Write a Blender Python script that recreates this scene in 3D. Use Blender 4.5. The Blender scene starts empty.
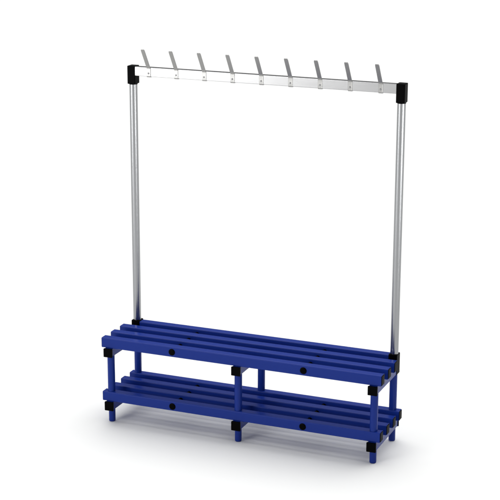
import bpy, bmesh, math
from mathutils import Vector, Matrix

scene = bpy.context.scene
S = 0.71                      # metres per modelling unit (half the span between end legs)

# ------------------------------------------------------------------ camera
AZ, EL, DIST = 0.38966, 0.26733, 7.9993
TGT = Vector((1.03713, -2.31816, 2.09775))
ROLL = 0.00332
d = Vector((math.sin(AZ) * math.cos(EL), -math.cos(AZ) * math.cos(EL), math.sin(EL)))
R = (-d).cross(Vector((0, 0, 1))).normalized()
U = R.cross(-d)
R, U = (math.cos(ROLL) * R + math.sin(ROLL) * U, -math.sin(ROLL) * R + math.cos(ROLL) * U)
cam_data = bpy.data.cameras.new('camera')
cam = bpy.data.objects.new('camera', cam_data)
scene.collection.objects.link(cam)
loc = (TGT + d * DIST) * S
cam.matrix_world = Matrix(((R.x, U.x, d.x, loc.x), (R.y, U.y, d.y, loc.y),
                           (R.z, U.z, d.z, loc.z), (0, 0, 0, 1)))
cam_data.sensor_width = 36
cam_data.lens = 36 * 1552.0167 / 500
cam_data.clip_end = 500
scene.camera = cam

# ------------------------------------------------------------------ studio world
world = bpy.data.worlds.new('World')
scene.world = world
world.use_nodes = True
wn, wl = world.node_tree.nodes, world.node_tree.links
bg = wn['Background']
# soft overhead light dome, brightest high up behind the bench, dark near the horizon
SUN_DIR = Vector((-0.02, 0.42, 0.90)).normalized()
tc = wn.new('ShaderNodeTexCoord')
dot = wn.new('ShaderNodeVectorMath'); dot.operation = 'DOT_PRODUCT'
dot.inputs[1].default_value = SUN_DIR
wl.new(tc.outputs['Generated'], dot.inputs[0])
ramp = wn.new('ShaderNodeValToRGB')
wl.new(dot.outputs['Value'], ramp.inputs[0])
sep = wn.new('ShaderNodeSeparateXYZ')
wl.new(tc.outputs['Generated'], sep.inputs[0])
rz = wn.new('ShaderNodeValToRGB')
wl.new(sep.outputs['Z'], rz.inputs[0])
rz.color_ramp.interpolation = 'EASE'
rz.color_ramp.elements[0].position = 0.32; rz.color_ramp.elements[0].color = (0.10, 0.10, 0.10, 1)
rz.color_ramp.elements[1].position = 0.66; rz.color_ramp.elements[1].color = (1, 1, 1, 1)
mul = wn.new('ShaderNodeMix'); mul.data_type = 'RGBA'; mul.blend_type = 'MULTIPLY'
mul.inputs[0].default_value = 1.0
wl.new(ramp.outputs[0], mul.inputs[6]); wl.new(rz.outputs[0], mul.inputs[7])
wl.new(mul.outputs[2], bg.inputs[0])
cr = ramp.color_ramp
cr.elements[0].position = 0.35; cr.elements[0].color = (0.035, 0.035, 0.037, 1)
cr.elements[1].position = 1.0; cr.elements[1].color = (1, 1, 1, 1)
e = cr.elements.new(0.65); e.color = (0.30, 0.30, 0.30, 1)
bg.inputs[1].default_value = 3.42


def area(name, pos, aim, sx, sy, power, col=(1, 1, 1), spread=95):
    l = bpy.data.lights.new(name, 'AREA')
    l.shape = 'RECTANGLE'; l.size = sx; l.size_y = sy
    l.spread = math.radians(spread)
    l.energy = power; l.color = col
    o = bpy.data.objects.new(name, l)
    scene.collection.objects.link(o)
    o.location = pos
    o.rotation_euler = (Vector(aim) - Vector(pos)).to_track_quat('-Z', 'Y').to_euler()
    return o


area('softbox_front', (-3.4, -6.4, 2.3), (0.1, 0.2, 0.5), 3.4, 2.2, 140, spread=150)
area('softbox_left', (-7.0, -8.8, 3.2), (-7.0, -8.7, 0), 4.0, 5.0, 800)
area('softbox_right', (9.0, -3.2, 3.2), (9.0, -3.1, 0), 4.0, 5.0, 1000)

scene.view_settings.view_transform = 'Standard'
scene.view_settings.look = 'None'
scene.view_settings.exposure = 0
scene.view_settings.gamma = 1
scene.render.engine = 'CYCLES'
scene.render.resolution_x = 1024
scene.render.resolution_y = 1024


# ------------------------------------------------------------------ materials
def material(name, base, rough, metal=0.0, grain=0.0, grain_scale=(400, 400, 400), bump=0.0, spec=0.5, tint=0.0):
    m = bpy.data.materials.new(name)
    m.use_nodes = True
    n, l = m.node_tree.nodes, m.node_tree.links
    p = n['Principled BSDF']
    p.inputs['Metallic'].default_value = metal
    p.inputs['Specular IOR Level'].default_value = spec
    t = n.new('ShaderNodeTexCoord')
    mp = n.new('ShaderNodeMapping')
    mp.inputs['Scale'].default_value = grain_scale
    l.new(t.outputs['Object'], mp.inputs[0])
    nz = n.new('ShaderNodeTexNoise')
    nz.inputs['Scale'].default_value = 1.0
    nz.inputs['Detail'].default_value = 4.0
    l.new(mp.outputs[0], nz.inputs['Vector'])
    # slow colour variation
    n2 = n.new('ShaderNodeTexNoise')
    n2.inputs['Scale'].default_value = 3.0
    l.new(t.outputs['Object'], n2.inputs['Vector'])
    mx = n.new('ShaderNodeMix'); mx.data_type = 'RGBA'
    mx.inputs[6].default_value = (*[c * (1 - tint) for c in base], 1)
    mx.inputs[7].default_value = (*[min(1, c * (1 + tint)) for c in base], 1)
    l.new(n2.outputs[0], mx.inputs[0])
    l.new(mx.outputs[2], p.inputs['Base Color'])
    mr = n.new('ShaderNodeMapRange')
    mr.inputs['From Min'].default_value = 0.3
    mr.inputs['From Max'].default_value = 0.7
    mr.inputs['To Min'].default_value = rough - grain
    mr.inputs['To Max'].default_value = rough + grain
    l.new(nz.outputs[0], mr.inputs[0])
    l.new(mr.outputs[0], p.inputs['Roughness'])
    if bump:
        b = n.new('ShaderNodeBump')
        b.inputs['Strength'].default_value = bump
        b.inputs['Distance'].default_value = 0.0004
        l.new(nz.outputs[0], b.inputs['Height'])
        l.new(b.outputs[0], p.inputs['Normal'])
    return m


M_BLUE = material('blue_plastic', (0.008, 0.028, 0.222), 0.25, grain=0.02, grain_scale=(60, 60, 60), tint=0.04, spec=0.13)
M_BLACK = material('black_plastic', (0.0006, 0.0006, 0.0008), 0.45, grain=0.06, bump=0.2, spec=0.03)
M_ALU = material('brushed_aluminium', (0.31, 0.315, 0.325), 0.25, metal=1, grain=0.008, grain_scale=(700, 700, 6), tint=0.02)
M_RAIL = material('brushed_aluminium_rail', (0.36, 0.36, 0.365), 0.2, metal=1, grain=0.025, grain_scale=(6, 700, 700), tint=0.02)
M_HOOK = material('zinc_plated_steel', (0.305, 0.303, 0.297), 0.24, metal=1, grain=0.02, grain_scale=(300, 300, 300), tint=0.05)
M_SCREW = material('dark_screw_steel', (0.25, 0.25, 0.26), 0.4, metal=1)
M_FLOOR = material('white_studio_floor', (0.80, 0.803, 0.793), 0.75, grain=0.03, spec=0.2, tint=0.004)


# ------------------------------------------------------------------ mesh helpers (modelling units -> metres)
def link(name, bm, mat, parent=None, smooth=True, label=None):
    bmesh.ops.recalc_face_normals(bm, faces=bm.faces)
    me = bpy.data.meshes.new(name)
    bm.to_mesh(me); bm.free()
    if smooth:
        for f in me.polygons: f.use_smooth = True
        try: me.set_sharp_from_angle(angle=math.radians(35))
        except Exception: pass
    me.materials.append(mat)
    o = bpy.data.objects.new(name, me)
    if smooth:
        wnm = o.modifiers.new('weighted_normal', 'WEIGHTED_NORMAL'); wnm.keep_sharp = True; wnm.weight = 100
    scene.collection.objects.link(o)
    if parent: o.parent = parent
    if label: o['label'] = label
    return o


def box(bm, x0, x1, y0, y1, z0, z1, r=0.0, seg=3, only=None):
    """rounded box; only='x' rounds just the edges running along x."""
    t = bmesh.new()
    bmesh.ops.create_cube(t, size=1)
    for v in t.verts:
        v.co = Vector(((x0 + x1) / 2 + v.co.x * (x1 - x0), (y0 + y1) / 2 + v.co.y * (y1 - y0),
                       (z0 + z1) / 2 + v.co.z * (z1 - z0))) * S
    if r:
        ed = list(t.edges)
        if only:
            i = 'xyz'.index(only)
            ed = [e for e in ed if abs((e.verts[0].co - e.verts[1].co)[i]) > 1e-6]
        bmesh.ops.bevel(t, geom=ed, offset=r * S, segments=seg, profile=0.5, affect='EDGES')
    me = bpy.data.meshes.new('tmp'); t.to_mesh(me); t.free()
    bm.from_mesh(me); bpy.data.meshes.remove(me)


def ring_lathe(bm, axis, centre, prof, n=48, shape=None):
    """prof = [(radius, distance along axis)...]; closed with end fans."""
    c = Vector(centre)
    rings = []
    for r, h in prof:
        ring = []
        for k in range(n):
            a = 2 * math.pi * k / n
            rr = r * (shape(a) if shape else 1)
            u, w = rr * math.cos(a), rr * math.sin(a)
            p = {'x': Vector((h, u, w)), 'y': Vector((u, h, w)), 'z': Vector((u, w, h))}[axis]
            ring.append(bm.verts.new((c + p) * S))
        rings.append(ring)
    for a, b in zip(rings, rings[1:]):
        for k in range(n):
            bm.faces.new((a[k], a[(k + 1) % n], b[(k + 1) % n], b[k]))
    bm.faces.new(rings[0]); bm.faces.new(rings[-1])


# ------------------------------------------------------------------ floor
bm = bmesh.new()
G = 90
vs = [bm.verts.new(p) for p in ((-G, -G, 0), (G, -G, 0), (G, G, 0), (-G, G, 0))]
bm.faces.new(vs)
floor = link('floor', bm, M_FLOOR, smooth=False)
floor['kind'] = 'structure'

# ------------------------------------------------------------------ the bench
bench = bpy.data.objects.new('cloakroom_bench', None)
scene.collection.objects.link(bench)
bench.location = (0, 0, 0)
bench['label'] = 'blue slatted cloakroom bench with a lower shoe shelf and tall aluminium coat hook rail'
bench['category'] = 'bench'

D = 0.4338                     # front legs to back legs
Z1B, Z1T, Z2B, Z2T = 0.095, 0.1618, 0.5047, 0.5687
TOP1, TOP2 = 0.2342, 0.6443
XS = 1.0554
SW, PITCH, Y0 = 0.065, 0.1457, -0.034
LEG_R, FOOT_R, POST_R = 0.0268, 0.0242, 0.0288

# crossbars (front to back, under the slats) with square black caps
for zi, (zb, zt) in enumerate(((Z1B, Z1T), (Z2B, Z2T))):
    for x in (-1, 0, 1):
        back = D + 0.0516 - 0.012
        block_here = zi == 1 and x != 0
        if block_here: back = D - 0.036
        bm = bmesh.new()
        box(bm, x - 0.029, x + 0.029, -0.0516 + 0.014, back, zb + 0.003, zt + 0.0004, 0.004, only='y')
        cb = link('crossbar', bm, M_BLUE, bench)
        bm = bmesh.new()
        box(bm, x - 0.034, x + 0.034, -0.0536, -0.0516 + 0.016, zb - 0.001, zt - 0.0006, 0.004)
        link('end_cap', bm, M_BLACK, cb, label='black square cap on the front end of the crossbar')
        if not block_here:
            bm = bmesh.new()
            box(bm, x - 0.034, x + 0.034, back - 0.002, back + 0.014, zb - 0.001, zt - 0.0006, 0.004)
            link('end_cap', bm, M_BLACK, cb, label='black square cap on the back end of the crossbar')

# legs
for x in (-1, 0, 1):
    for y in (0, D):
        bm = bmesh.new()
        r = LEG_R
        ring_lathe(bm, 'z', (x, y, 0), [(r, Z1T - 0.02), (r, Z2B + (0.004 if not (y and x) else 0.01))])
        lg = link('leg', bm, M_BLUE, bench)
        bm = bmesh.new()
        r = FOOT_R
        ring_lathe(bm, 'z', (x, y, 0), [(r - 0.006, 0.0002), (r - 0.0025, 0.0015), (r - 0.0006, 0.005), (r, 0.009), (r, Z1B + 0.005)])
        link('foot', bm, M_BLUE, lg)


def slat(name, x0, x1, y0, ztop, zbot):
    bm = bmesh.new()
    # closed rounded section, slightly dished end recess taken by the caps
    box(bm, x0, x1, y0, y0 + SW, zbot, ztop, 0.0065, seg=4, only='x')
    o = link(name, bm, M_BLUE, bench)
    for xe, s in ((x0, -1), (x1, 1)):
        if abs(xe) < 1.0: continue
        bm = bmesh.new()
        a, b = sorted((xe - s * 0.004, xe + s * 0.0045))
        box(bm, a, b, y0 + 0.003, y0 + SW - 0.003, zbot + 0.003, ztop - 0.003, 0.004, seg=2)
        link('end_cap', bm, M_BLACK, o)
    return o


XP = 0.4968
for ztop, zbot, nm in ((TOP1, Z1T + 0.001, 'shelf_slat'), (TOP2, Z2T + 0.001, 'seat_slat')):
    for k in range(4):
        y = Y0 + k * PITCH
        xe = XS
        if k == 3 and nm == 'seat_slat': xe = 0.9675
        o = slat(nm, -xe, xe, y, ztop, zbot)
        if k == 0:
            for x in (-XP, XP):     # round black plugs closing the tie rod holes
                bm = bmesh.new()
                zc = ztop - 0.0374
                ring_lathe(bm, 'y', (x, y, zc), [(0.0235, 0.004), (0.0245, -0.0015), (0.0235, -0.0042), (0.019, -0.0062), (0.012, -0.0070)], n=32)
                link('hole_plug', bm, M_BLACK, o, label='round black plug on the front slat')
    for x in (-XP, XP):
        for k in range(3):
            y = Y0 + k * PITCH + SW
            bm = bmesh.new()
            ring_lathe(bm, 'y', (x, y, ztop - 0.0374), [(0.0165, -0.003), (0.0165, PITCH - SW + 0.003)], n=32)
            link('spacer', bm, M_BLACK, bench)

# post sockets, posts, corner connectors
YF = D - 0.035                 # front plane of the upper frame
for s in (-1, 1):
    bm = bmesh.new()
    box(bm, s - 0.032, s + 0.032, D - 0.036, D + 0.038, Z2B - 0.002, 0.652, 0.005)
    so = link('post_socket', bm, M_BLACK, bench, label='black socket block where the post meets the seat')
    bm = bmesh.new()
    ring_lathe(bm, 'z', (s, D, 0), [(POST_R, 0.645), (POST_R, 2.43)], n=96)
    link('post', bm, M_ALU, bench)
    bm = bmesh.new()
    xa, xb = s * 1.0 - 0.031, s * 1.0 + 0.031
    box(bm, xa, xb, YF, YF + 0.072, 2.4225, 2.5535, 0.005)
    # moulded collar round the post
    ring_lathe(bm, 'z', (s, D, 0), [(0.0302, 2.4185), (0.0308, 2.4195), (0.0308, 2.43)], n=48)
    link('corner_connector', bm, M_BLACK, bench, label='black corner block joining post and rail')

# hook rail
RZ0, RZ1 = 2.4845, 2.5500
bm = bmesh.new()
box(bm, -0.972, 0.972, YF + 0.003, YF + 0.047, RZ0, RZ1, 0.0035, seg=3, only='x')
rail = link('hook_rail', bm, M_RAIL, bench)


def strip(bm, pts, x0, x1, t, rtop=None):
    """bend a flat strip along a y-z path (list of (y, z)), thickness t, with edge bevels by profile."""
    n = len(pts)
    tang = []
    for i in range(n):
        a = Vector(pts[max(i - 1, 0)]); b = Vector(pts[min(i + 1, n - 1)])
        tang.append((b - a).normalized())
    rows = []
    for i, (p, tg) in enumerate(zip(pts, tang)):
        nrm = Vector((-tg.y, tg.x))
        e = 0.0
        if rtop and n - i <= len(rtop): e = rtop[len(rtop) - (n - i)]
        b = 0.0012
        prof = [(x0 + e, -t / 2 + b), (x0 + e + b, -t / 2), (x1 - e - b, -t / 2), (x1 - e, -t / 2 + b),
                (x1 - e, t / 2 - b), (x1 - e - b, t / 2), (x0 + e + b, t / 2), (x0 + e, t / 2 - b)]
        rows.append([bm.verts.new(Vector((x, p[0] + nrm.x * q, p[1] + nrm.y * q)) * S) for x, q in prof])
    for a, b in zip(rows, rows[1:]):
        for k in range(8):
            bm.faces.new((a[k], a[(k + 1) % 8], b[(k + 1) % 8], b[k]))
    bm.faces.new(rows[0]); bm.faces.new(rows[-1])


HT = 0.0045
for i in range(9):
    x = (i - 4) * 0.2153
    fy = YF + 0.003 - HT / 2 - 0.0004
    # lip under the rail, plate up its face, arm leaning forward
    pts = [(fy + 0.030, RZ0 - HT / 2 - 0.0005), (fy + 0.008, RZ0 - HT / 2 - 0.0005), (fy + 0.003, RZ0 - 0.0015), (fy + 0.0008, RZ0 + 0.001), (fy, RZ0 + 0.005),
           (fy, RZ0 + 0.03), (fy, RZ1 - 0.008), (fy - 0.0008, RZ1 - 0.003), (fy - 0.003, RZ1 + 0.002)]
    y1, z1 = fy - 0.003, RZ1 + 0.002
    ye, ze = YF - 0.093, 2.690
    for f in (0.06, 0.3, 0.6, 0.9):
        pts.append((y1 + (ye - y1) * f, z1 + (ze - z1) * f))
    for f in (0.95, 0.98, 1.0):
        pts.append((y1 + (ye - y1) * f, z1 + (ze - z1) * f))
    bm = bmesh.new()
    strip(bm, pts, x - 0.0148, x + 0.0148, HT, rtop=[0.0, 0.0008, 0.0026, 0.0058])
    hk = link('coat_hook', bm, M_HOOK, bench)
    bm = bmesh.new()
    ring_lathe(bm, 'y', (x, fy - HT / 2, RZ0 + 0.024), [(0.0062, 0.002), (0.0062, -0.0012), (0.0048, -0.0026), (0.0022, -0.0032)], n=20)
    link('screw', bm, M_SCREW, hk)
